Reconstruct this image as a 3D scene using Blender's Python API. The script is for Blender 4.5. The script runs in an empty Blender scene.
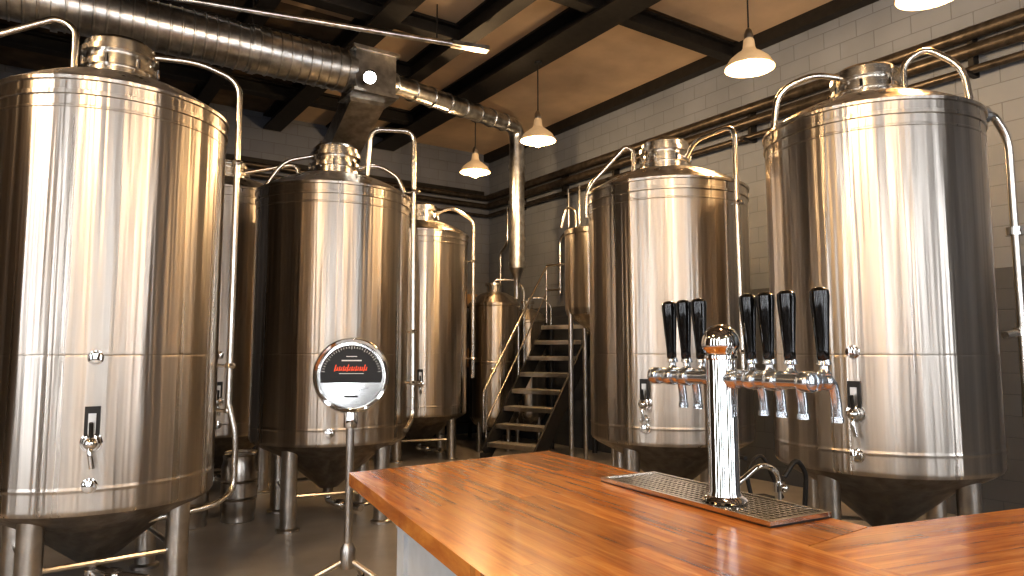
import bpy, math, random
from mathutils import Vector, Matrix
random.seed(3)
PHI=math.radians(34)
CEIL=5.7; S_R=7.6; S_L=-4.0; T_B=12.1; T_F=-4.0

# ---------------------------------------------------------------- materials
def newmat(name):
    m=bpy.data.materials.new(name); m.use_nodes=True
    nt=m.node_tree; b=nt.nodes['Principled BSDF']
    return m,nt,b
def N(nt,typ,**kw):
    n=nt.nodes.new(typ)
    for k,v in kw.items(): setattr(n,k,v)
    return n
def plain(name,col,rough=.5,metal=0.0,noise=0.06,scale=12,coat=0.0,em=0.0,emc=(1,.62,.3)):
    m,nt,b=newmat(name)
    tc=N(nt,'ShaderNodeTexCoord'); no=N(nt,'ShaderNodeTexNoise')
    no.inputs['Scale'].default_value=scale; no.inputs['Detail'].default_value=4
    nt.links.new(tc.outputs['Object'],no.inputs['Vector'])
    cr=N(nt,'ShaderNodeValToRGB')
    cr.color_ramp.elements[0].position=.3; cr.color_ramp.elements[1].position=.7
    cr.color_ramp.elements[0].color=[max(0,c*(1-noise*2)) for c in col]+[1]
    cr.color_ramp.elements[1].color=[min(1,c*(1+noise*2)) for c in col]+[1]
    nt.links.new(no.outputs['Fac'],cr.inputs['Fac']); nt.links.new(cr.outputs['Color'],b.inputs['Base Color'])
    b.inputs['Roughness'].default_value=rough; b.inputs['Metallic'].default_value=metal
    b.inputs['Coat Weight'].default_value=coat
    if em: b.inputs['Emission Color'].default_value=(*emc,1); b.inputs['Emission Strength'].default_value=em
    return m
def emis(name,col,st):
    m,nt,b=newmat(name)
    b.inputs['Base Color'].default_value=(*col,1)
    b.inputs['Emission Color'].default_value=(*col,1); b.inputs['Emission Strength'].default_value=st
    return m
def brushed(name,col,r0=.23,r1=.40,aniso=.8):
    m,nt,b=newmat(name); L=nt.links.new
    tc=N(nt,'ShaderNodeTexCoord')
    mp=N(nt,'ShaderNodeMapping'); mp.inputs['Scale'].default_value=(1,1,.02); L(tc.outputs['Object'],mp.inputs['Vector'])
    n1=N(nt,'ShaderNodeTexNoise'); n1.inputs['Scale'].default_value=9; n1.inputs['Detail'].default_value=5; L(mp.outputs[0],n1.inputs['Vector'])
    mr=N(nt,'ShaderNodeMapRange'); mr.inputs[1].default_value=.3; mr.inputs[2].default_value=.7; mr.inputs[3].default_value=r0; mr.inputs[4].default_value=r1
    L(n1.outputs['Fac'],mr.inputs[0]); L(mr.outputs[0],b.inputs['Roughness'])
    cr=N(nt,'ShaderNodeValToRGB'); cr.color_ramp.elements[0].position=.35; cr.color_ramp.elements[1].position=.65
    cr.color_ramp.elements[0].color=[c*.66 for c in col]+[1]; cr.color_ramp.elements[1].color=[*col,1]
    n2=N(nt,'ShaderNodeTexNoise'); n2.inputs['Scale'].default_value=12; n2.inputs['Detail'].default_value=5; L(mp.outputs[0],n2.inputs['Vector'])
    L(n2.outputs['Fac'],cr.inputs['Fac']); L(cr.outputs['Color'],b.inputs['Base Color'])
    n3=N(nt,'ShaderNodeTexNoise'); n3.inputs['Scale'].default_value=6; n3.inputs['Detail'].default_value=3; L(mp.outputs[0],n3.inputs['Vector'])
    bp=N(nt,'ShaderNodeBump'); bp.inputs['Strength'].default_value=.65; bp.inputs['Distance'].default_value=.035
    L(n3.outputs['Fac'],bp.inputs['Height']); L(bp.outputs[0],b.inputs['Normal'])
    b.inputs['Metallic'].default_value=1.0
    cb=N(nt,'ShaderNodeCombineXYZ'); cb.inputs[0].default_value=.001; cb.inputs[2].default_value=1
    b.inputs['Anisotropic'].default_value=aniso; L(cb.outputs[0],b.inputs['Tangent'])
    return m
def woodmat(name,ang):
    m,nt,b=newmat(name); L=nt.links.new
    tc=N(nt,'ShaderNodeTexCoord')
    mp=N(nt,'ShaderNodeMapping'); mp.inputs['Rotation'].default_value=(0,0,-ang); L(tc.outputs['Object'],mp.inputs['Vector'])
    br=N(nt,'ShaderNodeTexBrick'); br.offset=.37; br.inputs['Scale'].default_value=1.0
    br.inputs['Brick Width'].default_value=1.2; br.inputs['Row Height'].default_value=.085
    br.inputs['Mortar Size'].default_value=.0009; br.inputs['Mortar Smooth'].default_value=.3
    br.inputs['Color1'].default_value=(0,0,0,1); br.inputs['Color2'].default_value=(1,1,1,1); br.inputs['Mortar'].default_value=(.1,.1,.1,1)
    L(mp.outputs[0],br.inputs['Vector'])
    m2=N(nt,'ShaderNodeMapping'); m2.inputs['Scale'].default_value=(1.0,15,4); L(mp.outputs[0],m2.inputs['Vector'])
    add=N(nt,'ShaderNodeVectorMath',operation='MULTIPLY_ADD'); add.inputs[1].default_value=(3,9,5); L(br.outputs['Color'],add.inputs[0]); L(m2.outputs[0],add.inputs[2])
    no=N(nt,'ShaderNodeTexNoise'); no.inputs['Scale'].default_value=1.6; no.inputs['Detail'].default_value=10; no.inputs['Roughness'].default_value=.66; no.inputs['Distortion'].default_value=.5; L(add.outputs[0],no.inputs['Vector'])
    cr=N(nt,'ShaderNodeValToRGB'); e=cr.color_ramp.elements
    e[0].position=.26; e[0].color=(.14,.038,.006,1); e[1].position=.74; e[1].color=(.76,.36,.085,1)
    k=e.new(.42); k.color=(.38,.120,.019,1); k=e.new(.57); k.color=(.57,.225,.042,1)
    L(no.outputs['Fac'],cr.inputs['Fac'])
    mr=N(nt,'ShaderNodeMapRange'); mr.inputs[3].default_value=.70; mr.inputs[4].default_value=1.12; L(br.outputs['Color'],mr.inputs[0])
    mx=N(nt,'ShaderNodeMix',data_type='RGBA',blend_type='MULTIPLY'); mx.inputs[0].default_value=1
    L(cr.outputs['Color'],mx.inputs[6]); L(mr.outputs[0],mx.inputs[7]); L(mx.outputs[2],b.inputs['Base Color'])
    bp=N(nt,'ShaderNodeBump'); bp.inputs['Strength'].default_value=.035; bp.inputs['Distance'].default_value=.01; L(no.outputs['Fac'],bp.inputs['Height']); L(bp.outputs[0],b.inputs['Normal'])
    b.inputs['Roughness'].default_value=.26; b.inputs['IOR'].default_value=1.42; b.inputs['Coat Weight'].default_value=.25; b.inputs['Coat Roughness'].default_value=.09
    return m
def blockmat(name,axis,c1,c2,mort,low_tone=1.0):
    m,nt,b=newmat(name); L=nt.links.new
    tc=N(nt,'ShaderNodeTexCoord'); sp=N(nt,'ShaderNodeSeparateXYZ'); cb=N(nt,'ShaderNodeCombineXYZ')
    L(tc.outputs['Object'],sp.inputs[0]); L(sp.outputs[axis],cb.inputs[0]); L(sp.outputs[2],cb.inputs[1])
    br=N(nt,'ShaderNodeTexBrick'); br.inputs['Scale'].default_value=1.0; br.offset=.5
    br.inputs['Brick Width'].default_value=.4; br.inputs['Row Height'].default_value=.2; br.inputs['Mortar Size'].default_value=.005; br.inputs['Mortar Smooth'].default_value=.5
    br.inputs['Color1'].default_value=(*c1,1); br.inputs['Color2'].default_value=(*c2,1); br.inputs['Mortar'].default_value=(*mort,1)
    L(cb.outputs[0],br.inputs['Vector'])
    no=N(nt,'ShaderNodeTexNoise'); no.inputs['Scale'].default_value=1.3; no.inputs['Detail'].default_value=6; L(tc.outputs['Object'],no.inputs['Vector'])
    mr=N(nt,'ShaderNodeMapRange'); mr.inputs[3].default_value=.7; mr.inputs[4].default_value=1.2; L(no.outputs['Fac'],mr.inputs[0])
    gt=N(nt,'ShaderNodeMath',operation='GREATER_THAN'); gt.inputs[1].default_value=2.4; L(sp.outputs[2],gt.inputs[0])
    dm=N(nt,'ShaderNodeMapRange'); dm.inputs[3].default_value=low_tone; dm.inputs[4].default_value=1.0; L(gt.outputs[0],dm.inputs[0])  # base colour scaled by this factor on the lower wall
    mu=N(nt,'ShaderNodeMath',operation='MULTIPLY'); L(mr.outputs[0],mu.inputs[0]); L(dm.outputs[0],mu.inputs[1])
    mx=N(nt,'ShaderNodeMix',data_type='RGBA',blend_type='MULTIPLY'); mx.inputs[0].default_value=1
    L(br.outputs['Color'],mx.inputs[6]); L(mu.outputs[0],mx.inputs[7]); L(mx.outputs[2],b.inputs['Base Color'])
    bp=N(nt,'ShaderNodeBump'); bp.invert=True; bp.inputs['Strength'].default_value=.5; bp.inputs['Distance'].default_value=.008; L(br.outputs['Fac'],bp.inputs['Height']); L(bp.outputs[0],b.inputs['Normal'])
    b.inputs['Roughness'].default_value=.6
    return m

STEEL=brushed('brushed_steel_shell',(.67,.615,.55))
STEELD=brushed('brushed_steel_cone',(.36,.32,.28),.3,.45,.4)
POL=plain('polished_steel_pipe',(.76,.73,.68),.22,1.0,.03)
CHROME=plain('chrome',(.88,.88,.87),.05,1.0,.01)
TAPC=plain('tap_chrome',(.66,.71,.76),.17,.92,.01)
LEG=plain('satin_steel_leg',(.60,.57,.53),.28,1.0,.06)
GALV=plain('galvanised_duct',(.62,.62,.61),.28,1.0,.16,9)
IRON=plain('black_steel_beam',(.014,.012,.010),.55,0,.2)
DPIPE=plain('dark_wall_pipe',(.10,.085,.07),.35,.7,.2)
BLACK=plain('black_gloss_handle',(.006,.006,.006),.14,0,.05,8,.6)
BLK=plain('black_rubber',(.02,.02,.02),.5)
WHITE=plain('white_painted_panel',(.55,.58,.60),.5,0,.03)
CREAM=plain('emissive_enamel_shade',(.52,.42,.30),.35,0,.04,em=.22)  # self-emission put in for the warm glow of a lit shade
INNER=plain('emissive_enamel_inner',(.85,.70,.48),.4,0,.02,em=.9,emc=(1,.60,.26))  # inner side emits, standing in for bulb light on the enamel
RED=emis('red_lettering',(.80,.09,.03),.5)
TICK=plain('white_print',(.8,.8,.78),.5)
BULB=emis('warm_bulb',(1,.66,.30),40)
COOL=emis('spot_lens',(1,.95,.85),40)
TAN=plain('tan_ceiling_board',(.56,.44,.32),.8,0,.06,2)
DCEIL=plain('dark_ceiling_deck',(.15,.11,.075),.85,0,.2,3)
STAIRM=plain('grey_painted_stair',(.05,.05,.05),.45,.3)
TREAD=plain('tread_plate',(.50,.48,.45),.45,.5,.12,30)
FACE=plain('gauge_face_steel',(.75,.75,.73),.12,1.0,.03)
GBLK=plain('gauge_black_print',(.008,.008,.009),.45,0,.02)
CARD=plain('cardboard',(.35,.22,.12),.8,0,.08)
WOOD1=woodmat('butcher_block_long',math.atan2(-.888,.46))
WOOD2=woodmat('butcher_block_return',math.atan2(.37,.93))
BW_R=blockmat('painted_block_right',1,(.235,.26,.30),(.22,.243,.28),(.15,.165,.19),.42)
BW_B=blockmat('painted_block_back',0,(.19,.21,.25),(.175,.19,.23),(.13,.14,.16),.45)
BW_D=blockmat('dark_block_rear',0,(.08,.065,.05),(.07,.055,.045),(.04,.04,.04))
BW_D2=blockmat('dark_block_side',1,(.08,.065,.05),(.07,.055,.045),(.04,.04,.04))

FL,nt,b=newmat('sealed_concrete_floor')
tc=N(nt,'ShaderNodeTexCoord'); no=N(nt,'ShaderNodeTexNoise'); no.inputs['Scale'].default_value=1.6; no.inputs['Detail'].default_value=9
nt.links.new(tc.outputs['Object'],no.inputs['Vector']); cr=N(nt,'ShaderNodeValToRGB')
cr.color_ramp.elements[0].position=.3; cr.color_ramp.elements[0].color=(.29,.275,.255,1); cr.color_ramp.elements[1].position=.7; cr.color_ramp.elements[1].color=(.47,.45,.42,1)
nt.links.new(no.outputs['Fac'],cr.inputs['Fac']); nt.links.new(cr.outputs['Color'],b.inputs['Base Color']); b.inputs['Roughness'].default_value=.36

# ---------------------------------------------------------------- mesh builder
class MB:
    def __init__(s): s.v=[]; s.f=[]; s.m=[]; s.mats=[]
    def mi(s,mat):
        if mat not in s.mats: s.mats.append(mat)
        return s.mats.index(mat)
    def add(s,vs,fs,mat):
        o=len(s.v); s.v+=[Vector(v) for v in vs]; i=s.mi(mat)
        for f in fs: s.f.append([o+k for k in f]); s.m.append(i)
    def box(s,c,size,mat,rot=None):
        c=Vector(c); hx,hy,hz=[k/2 for k in size]; R=rot or Matrix.Identity(3)
        vs=[c+R@Vector((x*hx,y*hy,z*hz)) for x in(-1,1) for y in(-1,1) for z in(-1,1)]
        s.add(vs,[(0,1,3,2),(4,6,7,5),(0,4,5,1),(2,3,7,6),(0,2,6,4),(1,5,7,3)],mat)
    def beam(s,p0,p1,w,h,mat,up=(0,0,1)):
        p0=Vector(p0);p1=Vector(p1);d=(p1-p0);L=d.length;d.normalize();u=Vector(up);x=d.cross(u).normalized();u=x.cross(d)
        R=Matrix((d,x,u)).transposed(); s.box((p0+p1)/2,(L,w,h),mat,R)
    def prism(s,poly,z0,z1,mat,matside=None):
        n=len(poly); vs=[(p[0],p[1],z0) for p in poly]+[(p[0],p[1],z1) for p in poly]
        s.add(vs,[tuple(range(n,2*n)),tuple(reversed(range(n)))],mat)
        s.add(vs,[(i,(i+1)%n,n+(i+1)%n,n+i) for i in range(n)],matside or mat)
    def lathe(s,prof,o,axis,mat,seg=24,caps=True):
        o=Vector(o);a=Vector(axis).normalized();x=a.orthogonal().normalized() if abs(a.z)<.999 else Vector((1,0,0));y=a.cross(x)
        vs=[];fs=[];n=len(prof)
        for r,h in prof:
            for k in range(seg):
                t=2*math.pi*k/seg; vs.append(o+a*h+(x*math.cos(t)+y*math.sin(t))*r)
        for i in range(n-1):
            for k in range(seg):
                k2=(k+1)%seg; fs.append((i*seg+k,i*seg+k2,(i+1)*seg+k2,(i+1)*seg+k))
        if caps:
            fs.append(tuple(reversed(range(seg)))); fs.append(tuple((n-1)*seg+k for k in range(seg)))
        s.add(vs,fs,mat)
    def cyl(s,p0,p1,r,mat,r1=None,seg=16):
        p0=Vector(p0);p1=Vector(p1); s.lathe([(r,0),(r if r1 is None else r1,(p1-p0).length)],p0,p1-p0,mat,seg)
    def sphere(s,c,r,mat,seg=16,sq=1.0):
        pr=[(max(1e-4,r*math.sin(math.pi*i/10)),-r*sq*math.cos(math.pi*i/10)) for i in range(11)]
        s.lathe(pr,c,(0,0,1),mat,seg)
    def tube(s,pts,r,mat,fil=.08,seg=12):
        P=[Vector(p) for p in pts]; Q=[P[0]]
        for i in range(1,len(P)-1):
            a=P[i-1]-P[i];b=P[i+1]-P[i];f=min(fil,a.length*.45,b.length*.45)
            A=P[i]+a.normalized()*f;C=P[i]+b.normalized()*f
            for k in range(7):
                t=k/6; Q.append(A*(1-t)**2+P[i]*2*t*(1-t)+C*t*t)
        Q.append(P[-1]); vs=[];fs=[]
        d=(Q[1]-Q[0]).normalized();x=d.orthogonal().normalized()
        for i,q in enumerate(Q):
            nd=((Q[i+1]-Q[i]) if i<len(Q)-1 else (Q[i]-Q[i-1])).normalized()
            if 0<i<len(Q)-1: nd=(nd+(Q[i]-Q[i-1]).normalized()).normalized()
            x=(x-nd*x.dot(nd)).normalized(); y=nd.cross(x)
            for k in range(seg):
                t=2*math.pi*k/seg; vs.append(q+(x*math.cos(t)+y*math.sin(t))*r)
        for i in range(len(Q)-1):
            for k in range(seg):
                k2=(k+1)%seg; fs.append((i*seg+k,i*seg+k2,(i+1)*seg+k2,(i+1)*seg+k))
        fs.append(tuple(reversed(range(seg)))); fs.append(tuple((len(Q)-1)*seg+k for k in range(seg)))
        s.add(vs,fs,mat)
    def obj(s,name,loc=(0,0,0),rz=0,bevel=0,flat=False):
        me=bpy.data.meshes.new(name); me.from_pydata([tuple(v) for v in s.v],[],s.f)
        for m in s.mats: me.materials.append(m)
        for p,i in zip(me.polygons,s.m): p.material_index=i; p.use_smooth=not flat
        me.update()
        if not flat: me.set_sharp_from_angle(angle=math.radians(38))
        o=bpy.data.objects.new(name,me); bpy.context.collection.objects.link(o); o.location=loc; o.rotation_euler[2]=rz
        if bevel:
            bm=o.modifiers.new('bevel','BEVEL'); bm.width=bevel; bm.segments=3; bm.limit_method='ANGLE'
        return o

# ---------------------------------------------------------------- room shell
def shell(name,c,size,mat):
    b=MB(); b.box((0,0,0),size,mat)
    b.v=[v+Vector(c) for v in b.v]
    return b.obj(name,rz=PHI,flat=True)
W=S_R-S_L; D=T_B-T_F; cs=(S_R+S_L)/2; ct=(T_B+T_F)/2
shell('floor',(cs,ct,-.1),(W+.4,D+.4,.2),FL)
shell('ceiling',(cs,ct,CEIL+.1),(W+.4,D+.4,.2),DCEIL)
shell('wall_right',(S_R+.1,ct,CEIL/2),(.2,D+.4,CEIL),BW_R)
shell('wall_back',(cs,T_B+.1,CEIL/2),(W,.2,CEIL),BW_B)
shell('wall_left',(S_L-.1,ct,CEIL/2),(.2,D+.4,CEIL),BW_D2)
shell('wall_front',(cs,T_F-.1,CEIL/2),(W,.2,CEIL),BW_D)

b=MB()
for (s0,s1,t0,t1) in [(5.65,7.5,T_F,5.7),(5.65,7.5,5.95,T_B),(3.3,4.15,4.0,T_B),(4.4,5.1,T_F,T_B),(5.4,5.65,T_F,T_B),(2.0,3.0,6.0,8.0)]:
    b.box(((s0+s1)/2,(t0+t1)/2,CEIL-.015),(s1-s0,t1-t0,.03),TAN)
b.obj('ceiling_board_panels',rz=PHI,flat=True)
def ibeam(b,p0,p1,w,h):
    p0=Vector(p0);p1=Vector(p1)
    b.beam(p0+Vector((0,0,h/2-.015)),p1+Vector((0,0,h/2-.015)),w,.03,IRON); b.beam(p0-Vector((0,0,h/2-.015)),p1-Vector((0,0,h/2-.015)),w,.03,IRON)
    b.beam(p0,p1,.03,h-.05,IRON)
b=MB(); z=CEIL-.16
for s,w in [(5.22,.42),(4.2,.2),(3.15,.30),(1.9,.2),(.6,.2),(-.8,.2),(-2.4,.2)]:
    ibeam(b,(s,T_F+.01,z),(s,T_B-.01,z),w,.26)
for t in [-1.5,1.2,3.4,5.82,7.4,8.8,10.6]:
    if t in(10.6,8.8,7.4): ibeam(b,(S_L+.01,t,z+.02),(5.1 if t>10 else 4.2,t,z+.02),.18,.2)
    else: ibeam(b,(S_L+.01,t,z+.02),(S_R-.01,t,z+.02),.16,.2)
b.obj('ceiling_beam_frame',rz=PHI,flat=True)
b=MB(); b.box((S_R-.08,ct,CEIL-.1),(.14,D-.02,.18),IRON); b.obj('trim_1',rz=PHI,flat=True)
b=MB(); b.box((cs,T_B-.06,CEIL-.9),(W-.4,.1,.12),IRON); b.obj('trim_2',rz=PHI,flat=True)

b=MB()
for dz,r,off in [(4.72,.065,.16),(4.55,.065,.15),(4.36,.04,.13)]:
    b.cyl((S_R-off,T_F+.1,dz),(S_R-off,T_B-.2,dz),r,DPIPE)
    b.cyl((S_R-off,T_B-off,dz),(S_L+.2,T_B-off,dz),r*.8,DPIPE)
t=T_F+.5
while t<T_B-.4:
    b.box((S_R-.06,t,4.56),(.12,.05,.5),IRON); b.box((S_R-.15,t,4.32),(.26,.05,.03),IRON); t+=1.3
for t in (7.2,9.0,9.3,11.2):
    b.tube([(S_R-.15,t,4.4),(S_R-.15,t,3.7),(S_R-.15,t+.25,3.55),(S_R-.15,t+.25,2.6)],.03,POL)
    b.lathe([(.05,-.02),(.05,.02)],(S_R-.15,t+.25,3.1),(0,0,1),POL)
b.obj('wall_pipe_run',rz=PHI)

dr=Vector((-math.cos(PHI),-math.sin(PHI),0))
d2=Vector((-.93,-.36,0)).normalized()
b=MB(); e=Vector((-.60,8.0,5.22))
b.cyl(e,e+d2*6,.032,GALV); b.box(e+Vector((.1,.04,0)),(.45,.12,.05),GALV,Matrix.Rotation(.37,3,'Z'))
for k in(.3,2.5,4.7): b.cyl(e+d2*k,(e+d2*k)+Vector((0,0,CEIL-5.22-.02)),.008,IRON,seg=6)
b.obj('ceiling_conduit')

# ---------------------------------------------------------------- spiral duct
b=MB()
j=Vector((-1.9,8.0,4.89)); L=6.2
prof=[];h=0
while h<L:
    prof+=[(.245,h),(.245,h+.07),(.245,h+.080),(.256,h+.088),(.256,h+.098),(.245,h+.106)]; h+=.11
b.lathe(prof,j,dr,GALV,40)
for k in(1.1,2.9,4.7): b.lathe([(.266,0),(.266,.06)],j+dr*k,dr,GALV,32); b.cyl(j+dr*(k+.03)+Vector((0,0,.24)),j+dr*(k+.03)+Vector((0,0,CEIL-4.92)),.01,IRON,seg=6)
R=Matrix.Rotation(PHI,3,'Z')
fw=-dr
b.box(j+fw*.22+Vector((0,0,-.03)),(.5,.46,.50),GALV,R)
b.box(j+fw*.22+Vector((0,0,.23)),(.58,.52,.04),GALV,R); b.box(j+fw*.22+Vector((0,0,-.28)),(.56,.52,.04),GALV,R)
p0=j+fw*.2+Vector((0,0,-.24)); b.beam(p0,p0+Vector((-.55,.9,-.45)),.42,.26,GALV)
b.beam(p0+Vector((-.55,.9,-.45)),p0+Vector((-.75,1.25,-.5)),.46,.3,GALV)
q0=j+fw*.45+Vector((0,0,-.02)); q1=Vector((.08,11.2,5.28))
b.tube([q0,q0+(q1-q0)*.5,q1,(.08,11.25,2.95)],.125,GALV,.22,20)
d=(q1-q0).normalized()
for k in (.1,.5,.9,1.3,1.7,2.1,2.5,2.9): b.lathe([(.14,0),(.14,.04)],q0+d*k,d,GALV,20)
for z in (4.6,4.0,3.4,3.0): b.lathe([(.14,0),(.14,.05)],(.08,11.25,z),(0,0,1),GALV,20)
b.lathe([(.125,0),(.06,-.15),(.045,-.2),(.045,-.5)],(.08,11.25,2.95),(0,0,1),GALV,20)
b.lathe([(.03,0),(.07,.03),(.085,.10),(.078,.11)],j+fw*.22+Vector((.08,-.30,-.1)),(.1,-.6,-.5),IRON,20)
b.lathe([(.07,.105),(.07,.112)],j+fw*.22+Vector((.08,-.30,-.1)),(.1,-.6,-.5),COOL,20)
b.obj('ventilation_duct')

# ---------------------------------------------------------------- pendants
def pendant(x,y,z,top,power=60,sc=1.0):
    b=MB()
    out=[(.035,.30),(.05,.28),(.06,.20),(.075,.17),(.12,.14),(.19,.08),(.225,.02),(.235,0)]
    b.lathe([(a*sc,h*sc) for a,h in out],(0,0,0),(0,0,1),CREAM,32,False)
    b.lathe([((a-.006)*sc,(h-.004)*sc) for a,h in out],(0,0,0),(0,0,1),INNER,32,False)
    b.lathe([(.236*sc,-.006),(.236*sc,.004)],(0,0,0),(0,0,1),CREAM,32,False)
    b.lathe([(.04*sc,.28*sc),(.045*sc,.33*sc),(.03*sc,.38*sc),(.012,.40*sc)],(0,0,0),(0,0,1),LEG,20)
    b.cyl((0,0,.39*sc),(0,0,top-z),.008,BLK,seg=8)
    b.lathe([(.05,0),(.05,-.03)],(0,0,top-z),(0,0,1),BLK,16)
    b.sphere((0,0,.0),.085,BULB)
    b.cyl((0,0,.08),(0,0,.2),.022,LEG)
    o=b.obj('pendant_lamp',(x,y,z))
    l=bpy.data.lights.new('pendant_glow','POINT'); l.energy=power; l.color=(1,.67,.36); l.shadow_soft_size=.06
    lo=bpy.data.objects.new('pendant_glow',l); bpy.context.collection.objects.link(lo); lo.parent=o; lo.location=(0,0,-.16)
for x,y,pw in [(2.31,6.58,95),(.34,8.93,100),(-.566,10.54,80),(3.23,5.19,55),(.9,2.3,90),(-2.2,1.4,115),(2.3,-.6,95),(-1.2,-1.8,100),(-4.2,3.0,90)]:  # pendants after those in frame are added, out of view, for extra light
    s=x*math.cos(PHI)+y*math.sin(PHI)
    pendant(x,y,4.35,5.41 if 5.02<s<5.43 else CEIL-.03,pw)

# ---------------------------------------------------------------- tanks
def support(prof):
    out=[]
    for i,(r,h) in enumerate(prof):
        if i>0:
            r0,h0=prof[i-1]
            if abs(h-h0)>.05 and abs(r-r0)<1e-4: out+=[(r,h0+.012),(r,h-.012)]
        out.append((r,h))
    return out
def tank(x,y,r,zb,zt,zn,pipes=(),front=0.0,knobs=(1.565,.82),plate=1.13,name='fermentation_tank',dome=.2,rn=.22,mat=STEEL):
    b=MB(); dist=math.hypot(x,y)
    f=Vector((-x/dist,-y/dist,0)); rt=Vector((0,0,1)).cross(f)
    P=lambda a,c,z: rt*a+f*c+Vector((0,0,z))
    prof=[(r-.012,zb-.02),(r-.001,zb),(r,zb+.01),(r,zb+.12),(r+.003,zb+.125),(r+.003,zb+.135),(r,zb+.14)]
    for zz in (1.58,):
        prof+=[(r,zz-.004),(r-.0015,zz),(r,zz+.004)]
    prof+=[(r,zt-.20),(r+.004,zt-.195),(r+.004,zt-.185),(r,zt-.18),(r,zt-.12),(r+.012,zt-.115),(r+.012,zt-.09),(r+.002,zt-.085),(r+.002,zt-.03),(r+.016,zt-.025),(r+.018,zt-.005),(r+.006,zt+.005)]
    b.lathe(support(prof),(0,0,0),(0,0,1),mat,128,False)
    dp=[]
    for i in range(13):
        a=i/12; rr=r+.006+(rn-r)*a; dp.append((rr,zt+.005+dome*math.sin(a*math.pi/2)))
    b.lathe(dp,(0,0,0),(0,0,1),mat,96,False)
    zc=max(.2,zb-.5)
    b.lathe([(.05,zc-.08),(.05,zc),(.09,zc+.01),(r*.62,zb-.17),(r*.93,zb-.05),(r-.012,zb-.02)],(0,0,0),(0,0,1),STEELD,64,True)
    z0=zt+dome-.02; hn=zn-z0
    b.lathe([(rn,z0),(rn,z0+hn*.3),(rn+.025,z0+hn*.31),(rn+.025,z0+hn*.42),(rn-.01,z0+hn*.43),(rn-.01,z0+hn*.6),(rn+.03,z0+hn*.61),(rn+.03,z0+hn*.72),(rn+.005,z0+hn*.74),(rn+.005,z0+hn*.86),(rn-.03,z0+hn*.95),(rn*.5,zn),(0.001,zn+.01)],(0,0,0),(0,0,1),POL,48,False)
    for k in range(8):
        a=k*math.pi/4+.2; b.cyl((math.cos(a)*(rn+.035),math.sin(a)*(rn+.035),z0+hn*.28),(math.cos(a)*(rn+.035),math.sin(a)*(rn+.035),z0+hn*.46),.012,CHROME,seg=8)
    rl=r*.80
    legs=[]
    for k in range(4):
        a=math.radians(35+90*k); d=rt*math.cos(a)*rl+f*math.sin(a)*rl; legs.append(d)
        b.cyl((d.x,d.y,.03),(d.x,d.y,zb+.02),.072,LEG,seg=24)
        b.lathe([(.10,0),(.10,.02),(.06,.04)],(d.x,d.y,0),(0,0,1),LEG,20)
    for k in range(4):
        p=legs[k].copy(); q=legs[(k+1)%4].copy(); p.z=.3; q.z=.3; b.cyl(p,q,.018,LEG,seg=8)
    b.tube([(0,0,zc-.05),(0,0,.16),tuple(P(.12,.25,.16)),tuple(P(.3,.45,.16))],.032,POL)
    b.lathe([(.055,-.02),(.055,.02)],P(0,0,zc-.06),(0,0,1),CHROME)
    b.lathe([(.05,-.03),(.05,.03)],P(.12,.25,.16),P(.3,.45,0)-P(.12,.25,0),CHROME)
    c,s_=math.cos(front),math.sin(front); fr=f*c+rt*s_; sd=rt*c-f*s_
    def knob(z,k=1.0):
        b.lathe([(.045*k,-.01),(.045*k,.012),(.03*k,.014),(.03*k,.035),(.04*k,.04),(.036*k,.055),(.01,.06)],fr*r+Vector((0,0,z)),fr,CHROME,20)
    for z in knobs: knob(z,.95)
    if plate:
        Rm=Matrix((sd,fr,Vector((0,0,1)))).transposed()
        b.box(fr*(r+.012)+Vector((0,0,plate+.04)),(.08,.03,.22),BLK,Rm)
        b.box(fr*(r+.022)+Vector((0,0,plate+.05)),(.04,.03,.12),LEG,Rm)
        knob(plate-.06,1.3)
        b.sphere(fr*(r+.07)+Vector((0,0,plate-.06)),.038,CHROME)
        b.tube([fr*(r+.07)+Vector((0,0,plate-.06)),fr*(r+.10)+Vector((0,0,plate-.11)),fr*(r+.09)+sd*.015+Vector((0,0,plate-.2))],.015,CHROME,.03)
        b.cyl(fr*(r+.05)+Vector((0,0,plate-.06)),fr*(r+.09)+Vector((0,0,plate+.06)),.012,BLK,seg=8)
    for pr,pts,clamps in pipes:
        b.tube([P(*p) for p in pts],pr,POL,.12,14)
        for cl in clamps:
            p=P(*cl); b.lathe([(pr*1.5,-.018),(pr*1.8,0),(pr*1.5,.018)],p,(0,0,1),CHROME,16)
            q=Vector((p.x,p.y,0)); 
            if q.length>r: b.cyl(p,Vector((q.x*r/q.length,q.y*r/q.length,p.z)),.012,POL,seg=8)
    return b.obj(name,(x,y,0))

tank(-2.80,4.83,.72,.665,3.28,3.80,pipes=[
 (.022,[(.2,.1,3.70),(.5,.12,3.72),(.79,.14,3.62),(.79,.14,1.2)],[(.79,.14,3.0),(.79,.14,1.5)]),
 (.024,[(-.27,.08,3.38),(-.27,.08,3.80),(-.38,.08,3.86),(-.85,.08,3.58),(-.85,.08,1.0)],[(-.85,.08,3.0)]),
 (.020,[(.79,.16,1.22),(.84,.18,1.0),(.84,.18,.62),(.7,.3,.55),(.3,.3,.5)],[(.79,.14,1.18)]),
],front=-.06)
tank(-1.80,7.0,.75,.78,3.16,3.70,pipes=[
 (.024,[(.30,.35,3.32),(.32,.38,3.78),(.76,.3,3.82),(.78,.3,.95),(.7,.45,.86)],[(.78,.3,3.2),(.78,.3,1.8),(.78,.3,1.3)]),
 (.02,[(-.22,.1,3.55),(-.5,.1,3.48),(-.66,.1,3.22)],[]),
 (.02,[(.22,.1,3.45),(.42,.1,3.50),(.62,.15,3.38),(.68,.15,3.22)],[]),
],front=.0,plate=None,knobs=(.88,1.55))
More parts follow.
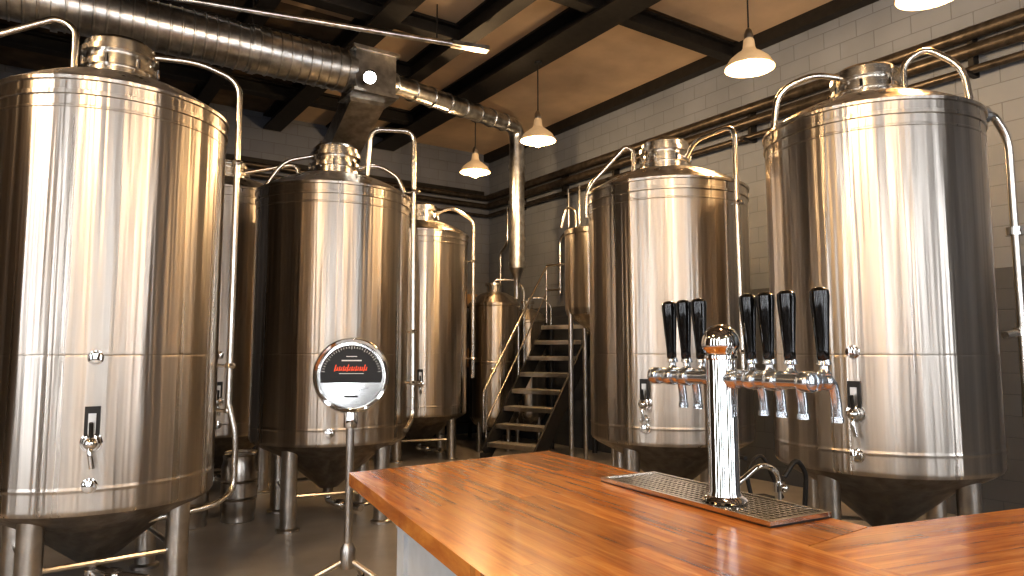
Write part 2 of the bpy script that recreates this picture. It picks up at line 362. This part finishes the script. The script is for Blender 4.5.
tank(-1.42,10.9,.72,.68,3.42,3.93,pipes=[
 (.03,[(.2,.1,3.75),(.45,.2,3.85),(.8,.2,3.65),(.8,.2,1.2)],[(.8,.2,3.0),(.8,.2,1.5)])],front=0,knobs=(),plate=1.2)
tank(-3.45,8.3,.75,.7,3.45,3.9,pipes=[(.026,[(.2,.1,3.75),(.8,.2,3.9),(.84,.2,3.6),(.84,.2,1.2)],[(.84,.2,2.9)])])
tank(1.50,6.70,.75,.82,3.13,3.66,pipes=[
 (.024,[(.2,.15,3.45),(.28,.3,3.56),(.60,.55,3.60),(.62,.55,1.35)],[(.62,.55,2.9),(.62,.55,1.6)]),
 (.022,[(-.3,.1,3.3),(-.3,.1,3.55),(-.38,.1,3.60),(-.76,.15,3.18),(-.76,.15,2.9)],[]),
],front=-.28,knobs=(1.02,.95),plate=1.22)
tank(2.71,5.20,.74,.82,3.28,3.76,pipes=[
 (.024,[(-.15,.15,3.66),(-.35,.3,3.68),(-.60,.32,3.58),(-.64,.32,3.25)],[]),
 (.024,[(.25,.12,3.4),(.25,.12,3.72),(.4,.12,3.80),(.62,.12,3.62),(.66,.12,3.25)],[]),
],front=-.2,knobs=(1.60,.93),plate=1.26)

b=MB()
b.tube([(3.52,5.10,3.36),(3.62,5.12,3.37),(3.74,5.15,3.2),(3.80,5.22,1.75),(3.80,5.22,.1)],.030,POL,.14)
b.lathe([(.07,-.02),(.07,.02)],(3.52,5.10,3.36),(.3,.07,0),CHROME); b.lathe([(.06,-.03),(.06,.03)],(3.77,5.19,2.5),(0,0,1),CHROME)
b.tube([(3.80,5.22,1.75),(3.62,5.15,1.72)],.03,POL); b.lathe([(.06,-.03),(.06,.03)],(3.8,5.22,1.75),(0,0,1),CHROME)
b.lathe([(.09,0),(.09,.1),(.03,.12)],(3.80,5.22,0),(0,0,1),LEG)
b.obj('standpipe')

def small(x,y,r,zt,name):
    b=MB()
    b.lathe(support([(r*.2,.3),(r*.8,.42),(r,.55),(r,1.4),(r+.012,1.41),(r+.012,1.44),(r,1.45),(r,zt-.25),(r+.015,zt-.24),(r+.015,zt-.2),(r,zt-.19),(r*.85,zt-.1),(r*.5,zt-.02),(r*.3,zt)]),(0,0,0),(0,0,1),STEEL,64)
    b.lathe([(r*.3,zt-.02),(r*.3,zt+.1),(r*.36,zt+.11),(r*.36,zt+.15),(.001,zt+.16)],(0,0,0),(0,0,1),POL,24,False)
    for k in range(4):
        a=math.radians(45+90*k); b.cyl((math.cos(a)*r*.8,math.sin(a)*r*.8,0),(math.cos(a)*r*.8,math.sin(a)*r*.8,.6),.035,LEG)
    b.tube([(0,-r*.3,zt-.05),(0,-r*.3,zt+.2),(r*.9,-r*.3,zt+.2),(r+.08,-r*.3,zt+.05),(r+.08,-r*.3,.9),(r-.05,-r*.3,.9)],.018,POL)
    b.lathe([(.05,0),(.05,.03),(.03,.05),(.01,.06)],(0,-r+.01,1.3),(0,-1,0),CHROME,16)
    b.obj(name,(x,y,0))
small(-.30,11.75,.42,2.6,'bright_beer_tank')
small(.28,12.45,.33,2.35,'bright_beer_tank')
b=MB(); r=.46
b.lathe([(.05,1.75),(.06,1.85),(r*.95,2.12),(r,2.2),(r,2.22),(r,3.23),(r,3.25),(r+.012,3.26),(r+.012,3.32),(r,3.33),(r*.3,3.40),(r*.3,3.43),(.01,3.44)],(0,0,0),(0,0,1),STEEL,64)
for k in range(4):
    a=math.radians(20+90*k); b.cyl((math.cos(a)*r*.92,math.sin(a)*r*.92,0),(math.cos(a)*r*.92,math.sin(a)*r*.92,2.3),.035,LEG)
b.tube([(0,0,1.8),(0,0,1.5),(.3,.1,1.4),(.3,.1,.3)],.03,POL)
b.tube([(-.3,0,3.3),(-.3,0,3.65),(-.42,.1,3.7),(-.50,.12,3.4)],.02,POL)
b.obj('whirlpool_vessel',(1.22,9.95,0))

# ---------------------------------------------------------------- stairs
b=MB(); a=Vector((.6,.8,0)); w=Vector((.8,-.6,0)); o=Vector((.0,10.25,0)); Ls=1.62; H=2.02; n=8; hw=.46
R=Matrix((w,a,Vector((0,0,1)))).transposed()
for k in range(n):
    c=o+a*(Ls*(k+.6)/n)+Vector((0,0,H*(k+1)/n-.0))
    b.box(c,(hw*2-.03,.27,.035),TREAD,R); b.box(c-a*.135-Vector((0,0,.02)),(hw*2-.03,.012,.06),LEG,R)
for sg in(-1,1):
    p0=o+w*hw*sg+Vector((0,0,.1))-a*.03; p1=o+w*hw*sg+a*(Ls+.03)+Vector((0,0,H-.02))
    b.beam(p0,p1,.03,.26,STAIRM)
    b.box(p0+Vector((0,0,-.04)),(.1,.16,.12),STAIRM,R)
b.box(o+a*(Ls+.05)+Vector((0,0,H)),(hw*2,.12,.06),STAIRM,R)
for sg in(-1,1): b.cyl(o+w*(hw-.05)*sg+a*(Ls+.03),o+w*(hw-.05)*sg+a*(Ls+.03)+Vector((0,0,H)),.04,STAIRM)
ra=[]
for k in(.0,.5,1.0):
    base=o-w*(hw+.02)+a*(Ls*k)+Vector((0,0,.12+H*k)); b.cyl(base-Vector((0,0,.1)),base+Vector((0,0,.92)),.016,POL,seg=10); ra.append(base)
b.tube([ra[0]+Vector((0,0,.3))-a*.06,ra[0]+Vector((0,0,.9))-a*.06,ra[2]+Vector((0,0,.9)),ra[2]+Vector((0,0,.95))+a*.12],.02,POL)
b.tube([ra[0]+Vector((0,0,.45)),ra[2]+Vector((0,0,.45))],.013,POL)
b.tube([ra[2]+Vector((0,0,.92)),ra[2]+Vector((0,0,.92))+w*.5],.02,POL); b.tube([ra[2]+Vector((0,0,.5)),ra[2]+Vector((0,0,.5))+w*.3],.016,POL)
b.obj('metal_staircase')

b=MB()
for sx in(-.45,.45):
    for sy in(-.2,.2): b.box((sx,sy,1.25),(.05,.05,2.5),IRON)
for z in(.3,1.3,2.45): b.box((0,0,z),(.95,.45,.04),IRON)
b.box((-.2,0,2.62),(.4,.34,.28),CARD); b.box((.22,0,2.57),(.32,.3,.2),CARD); b.box((.0,0,1.5),(.6,.34,.34),CARD); b.box((0,0,.48),(.7,.34,.3),BLK)
b.obj('storage_rack',(-1.05,12.95,0),PHI,flat=True)

# ---------------------------------------------------------------- kegs, pump
def keg(x,y,h=.58,r=.17):
    b=MB(); b.lathe([(r*.9,0),(r*.95,.01),(r*.92,.07),(r,.1),(r,.2),(r+.012,.215),(r,.23),(r,.36),(r+.012,.375),(r,.39),(r,h-.1),(r*.9,h-.06),(r*.95,h-.01),(r*.9,h),(r*.82,h-.01),(r*.8,h-.07),(.04,h-.05),(.03,h-.02),(.001,h-.02)],(0,0,0),(0,0,1),LEG,36)
    b.obj('beer_keg',(x,y,0))
keg(-2.62,6.85,.62,.16); keg(-2.98,6.6); keg(-2.80,7.35)
b=MB()
b.box((0,0,.3),(.5,.34,.04),LEG)
for sx in(-1,1):
    for sy in(-1,1): b.cyl((sx*.21,sy*.13,.05),(sx*.21,sy*.13,.3),.018,LEG); b.lathe([(.05,-.02),(.05,.02)],(sx*.21,sy*.13,.05),(0,1,0),BLK)
b.lathe([(.06,-.17),(.1,-.15),(.1,.1),(.07,.13)],(-.05,0,.43),(1,0,0),POL); b.lathe([(.12,0),(.12,.06),(.06,.09)],(.1,0,.43),(1,0,0),CHROME)
b.tube([(.14,0,.5),(.14,0,.80),(.0,0,.86),(-.2,.02,.72),(-.2,.02,.6)],.018,CHROME,.12)
b.tube([(.2,0,.43),(.30,-.05,.5),(.30,-.08,.8),(.2,-.1,.90),(.1,-.1,.78)],.016,BLK,.12)
b.tube([(.0,.05,.45),(-.05,.1,.8),(.1,.12,.92),(.25,.1,.6)],.014,BLK,.12)
b.lathe([(.04,-.03),(.04,.03)],(.14,0,.7),(0,0,1),CHROME); b.box((-.12,-.12,.58),(.16,.1,.2),BLK); b.cyl((-.22,0,.3),(-.22,0,.95),.012,LEG); b.tube([(-.22,-.12,.92),(-.22,.12,.92)],.015,BLK)
b.sphere((.14,-.05,.7),.03,CHROME)
b.obj('transfer_pump_cart',(1.66,4.75,0),.35)

# ---------------------------------------------------------------- gauge on tripod
b=MB(); G=Vector((0,0,1.445)); ax=Vector((.16,-.985,0)).normalized(); up=Vector((0,0,1)); sx=ax.cross(up)
if sx.x<0: sx=-sx
R_=.25
b.lathe([(.02,-.07),(.2,-.065),(R_-.01,-.045),(R_,-.02),(R_,.02),(R_-.010,.040),(R_-.026,.036),(R_-.034,.012),(.001,.012)],G,ax,CHROME,64,False)
b.lathe([(R_-.037,.013),(R_-.037,.016),(.001,.016)],G,ax,FACE,64,False)
pts=[]
rr=R_-.048
for k in range(25):
    t=math.radians(-14+208*k/24); pts.append(G+ax*.019+sx*math.cos(t)*rr+up*math.sin(t)*rr)
b.add(pts,[tuple(range(len(pts)))],GBLK)
RM=Matrix((sx,ax,up)).transposed()
for k in range(31):
    t=math.radians(8+164*k/30); c=G+ax*.021+(sx*math.cos(t)+up*math.sin(t))*(rr-.016)
    b.box(c,(.003,.002,.014 if k%5 else .026),TICK,RM@Matrix.Rotation(-(t-math.pi/2),3,'Y'))
xx=-.105
for i in range(8):
    hh=[.045,.03,.034,.046,.03,.034,.028,.045][i]
    b.box(G+ax*.022+sx*xx+up*(.035+hh*.3),(.006,.003,hh),RED,RM@Matrix.Rotation(.25,3,'Y'))
    b.box(G+ax*.022+sx*(xx+.009)+up*(.035),(.014,.003,.006),RED,RM)
    b.box(G+ax*.022+sx*(xx+.014)+up*.045,(.005,.003,.022),RED,RM@Matrix.Rotation(.25,3,'Y'))
    xx+=.027
b.box(G+ax*.022+up*.098,(.13,.002,.008),TICK,RM); b.box(G+ax*.022+up*.125,(.07,.002,.005),TICK,RM)
b.box(G+ax*.022+up*.012,(.16,.002,.004),TICK,RM)
for k in range(13):
    b.box(G+ax*.018+sx*(-.11+.018*k)+up*(-.085-.02*math.sin(k/12*math.pi)),(.007,.002,.006),BLK,RM)
b.box(G+ax*.018+up*(-.14),(.09,.002,.012),BLK,RM)
b.cyl((0,0,1.23),(0,0,.22),.027,LEG,seg=20); b.lathe([(.04,1.1),(.045,1.12),(.045,1.2),(.03,1.23)],(0,0,0),(0,0,1),CHROME)
b.lathe([(.045,.2),(.05,.22),(.05,.32),(.03,.36)],(0,0,0),(0,0,1),LEG)
for t in (200,340,90):
    t=math.radians(t); d=Vector((math.cos(t),math.sin(t),0)); b.tube([Vector((0,0,.26)),d*.3+Vector((0,0,.12)),d*.42+Vector((0,0,.03))],.018,LEG); b.sphere(d*.42+Vector((0,0,.025)),.024,BLK)
b.obj('dial_thermometer_stand',(-1.07,4.7,0))

# ---------------------------------------------------------------- bar counter
ZT=1.05
main=[(-.745,3.26),(.50,.55),(1.25,1.25),(.84,2.05),(1.125,2.27),(.20,3.98)]
ret=[(.842,2.046),(1.252,1.25),(3.2,2.25),(2.9,2.97),(1.127,2.266)]
root=bpy.data.objects.new('bar_counter',None); bpy.context.collection.objects.link(root)
b=MB(); b.prism(main,ZT-.055,ZT,WOOD1); o1=b.obj('top_main',bevel=.006,flat=True); o1.parent=root
b=MB(); b.prism(ret,ZT-.055,ZT,WOOD2); o2=b.obj('top_return',bevel=.004,flat=True); o2.parent=root
b=MB(); b.prism([(-.46,2.95),(.56,.72),(1.15,1.25),(.92,2.1),(1.05,2.17),(.30,3.5)],0,ZT-.055,WHITE)
b.prism([(1.0,2.05),(1.35,1.42),(3.05,2.28),(2.8,2.8),(1.15,2.17)],0,ZT-.055,WHITE)
p0=Vector((-.46,2.95,0)); p1=Vector((.56,.72,0)); 
for z in(.1,.93): b.beam(p0+Vector((-.008,0,z)),p1+Vector((-.008,0,z)),.02,.09,WHITE)
for k in(.03,.35,.67,.97): q=p0.lerp(p1,k)+Vector((-.008,0,0)); b.beam(q+Vector((0,0,.05)),q+Vector((0,0,.97)),.09,.02,WHITE,up=(.9,.43,0))
o3=b.obj('cabinet',flat=True); o3.parent=root

l=Vector((.478,-.878,0)); w=Vector((.878,.478,0)); cT=Vector((.72,2.71,ZT))
R=Matrix((l,w,Vector((0,0,1)))).transposed()
b=MB(); b.box(cT+Vector((0,0,.004)),(.90,.29,.006),GBLK,R)
for sg in(-1,1):
    b.box(cT+w*.138*sg+Vector((0,0,.012)),(.90,.014,.018),POL,R); b.box(cT+l*.441*sg+Vector((0,0,.012)),(.016,.27,.018),POL,R)
for k in range(-16,17): b.box(cT+l*.0265*k+Vector((0,0,.015)),(.0095,.265,.005),POL,R)
for k in range(-4,5): b.box(cT+w*.027*k+Vector((0,0,.0165)),(.87,.008,.004),POL,R)
b.obj('drip_tray',flat=True)

# tower: one thick column, a bar through its head and curved faucets
b=MB(); T=Vector((.757,2.55,ZT+.022)); zm=1.505-T.z
b.lathe([(.078,0),(.080,.006),(.074,.014),(.060,.022),(.054,.04),(.054,.50),(.059,.505),(.059,.515),(.054,.52),(.056,.53),(.066,.54),(.069,.555),(.065,.58),(.053,.605),(.032,.622),(.001,.628)],T,(0,0,1),CHROME,48,False)
M=T+Vector((0,0,zm))
b.lathe([(.012,-.385),(.024,-.38),(.024,-.07),(.034,-.065),(.034,.065),(.024,.07),(.024,.39),(.012,.395)],M,l,TAPC,24)
for i,k in enumerate((-.355,-.27,-.185,.065,.145,.235,.365)):
    p=M+l*k
    b.lathe([(.031,-.022),(.034,-.016),(.034,.016),(.031,.022)],p,l,TAPC,20)
    b.lathe([(.033,.018),(.033,.032),(.024,.034),(.024,.046),(.030,.048),(.030,.064),(.022,.068)],p,w,TAPC,20)
    h=p+w*.085
    b.sphere(h,.031,TAPC)
    b.tube([h+w*-.01,h+w*.035,h+w*.052+Vector((0,0,-.06)),h+w*.056+Vector((0,0,-.125))],.0165,TAPC,.035,16)
    b.lathe([(.020,0),(.020,.018)],h+w*.0555+Vector((0,0,-.115)),(0,0,-1),TAPC,16)
    b.lathe([(.018,0),(.024,.024),(.014,.04),(.014,.05),(.024,.055),(.02,.07)],h,(0,0,1),TAPC,20)
    lean=Vector((0,0,1))-w*.06+l*.02
    b.lathe([(.015,.065),(.020,.075),(.0195,.10),(.0235,.16),(.029,.24),(.0315,.275),(.030,.293),(.018,.303),(.001,.306)],h,lean,BLACK,24)
b.obj('beer_tap_tower')

# ---------------------------------------------------------------- added glowing panels in frames, out of view, for streaks on the tanks
def added_light_panel(i,c,wid,hei,axis,st):
    b=MB(); WM=emis('added_panel_glow_%d'%i,(.90,.94,1.0),st)
    if axis=='t': sz=lambda a,d,h:(a,d,h); off=lambda u,z:(c[0]+u,c[1],c[2]+z)
    else: sz=lambda a,d,h:(d,a,h); off=lambda u,z:(c[0],c[1]+u,c[2]+z)
    b.box(c,sz(wid,.02,hei),WM)
    for u in(-wid/2,wid/2): b.box(off(u,0),sz(.07,.08,hei+.07),IRON)
    for z in(-hei/2,-hei/6,hei/6,hei/2): b.box(off(0,z),sz(wid,.08,.05),IRON)
    b.obj('added_light_panel_%d'%i,rz=PHI,flat=True)
i=1
for s in (-3.0,-1.6,-.2,1.8,3.6,5.6): added_light_panel(i,(s,T_F+.05,2.7),.50,4.0,'t',9.5); i+=1
for t in (-2.6,-.6,1.4,3.6): added_light_panel(i,(S_L+.05,t,2.7),.50,4.0,'s',9.5); i+=1

w_=bpy.data.worlds.new('world'); bpy.context.scene.world=w_; w_.use_nodes=True
w_.node_tree.nodes['Background'].inputs[0].default_value=(.05,.05,.055,1)
cam=bpy.data.cameras.new('camera'); cam.lens=24.6; cam.sensor_width=36
co=bpy.data.objects.new('camera',cam); bpy.context.collection.objects.link(co); co.location=(0,0,1.6)
co.rotation_euler=(math.radians(90+5.22),0,0); bpy.context.scene.camera=co
vs=bpy.context.scene.view_settings
vs.view_transform='Standard'
try: vs.look='Medium High Contrast'
except Exception as ex: print('LOOK',ex)
vs.exposure=-.1
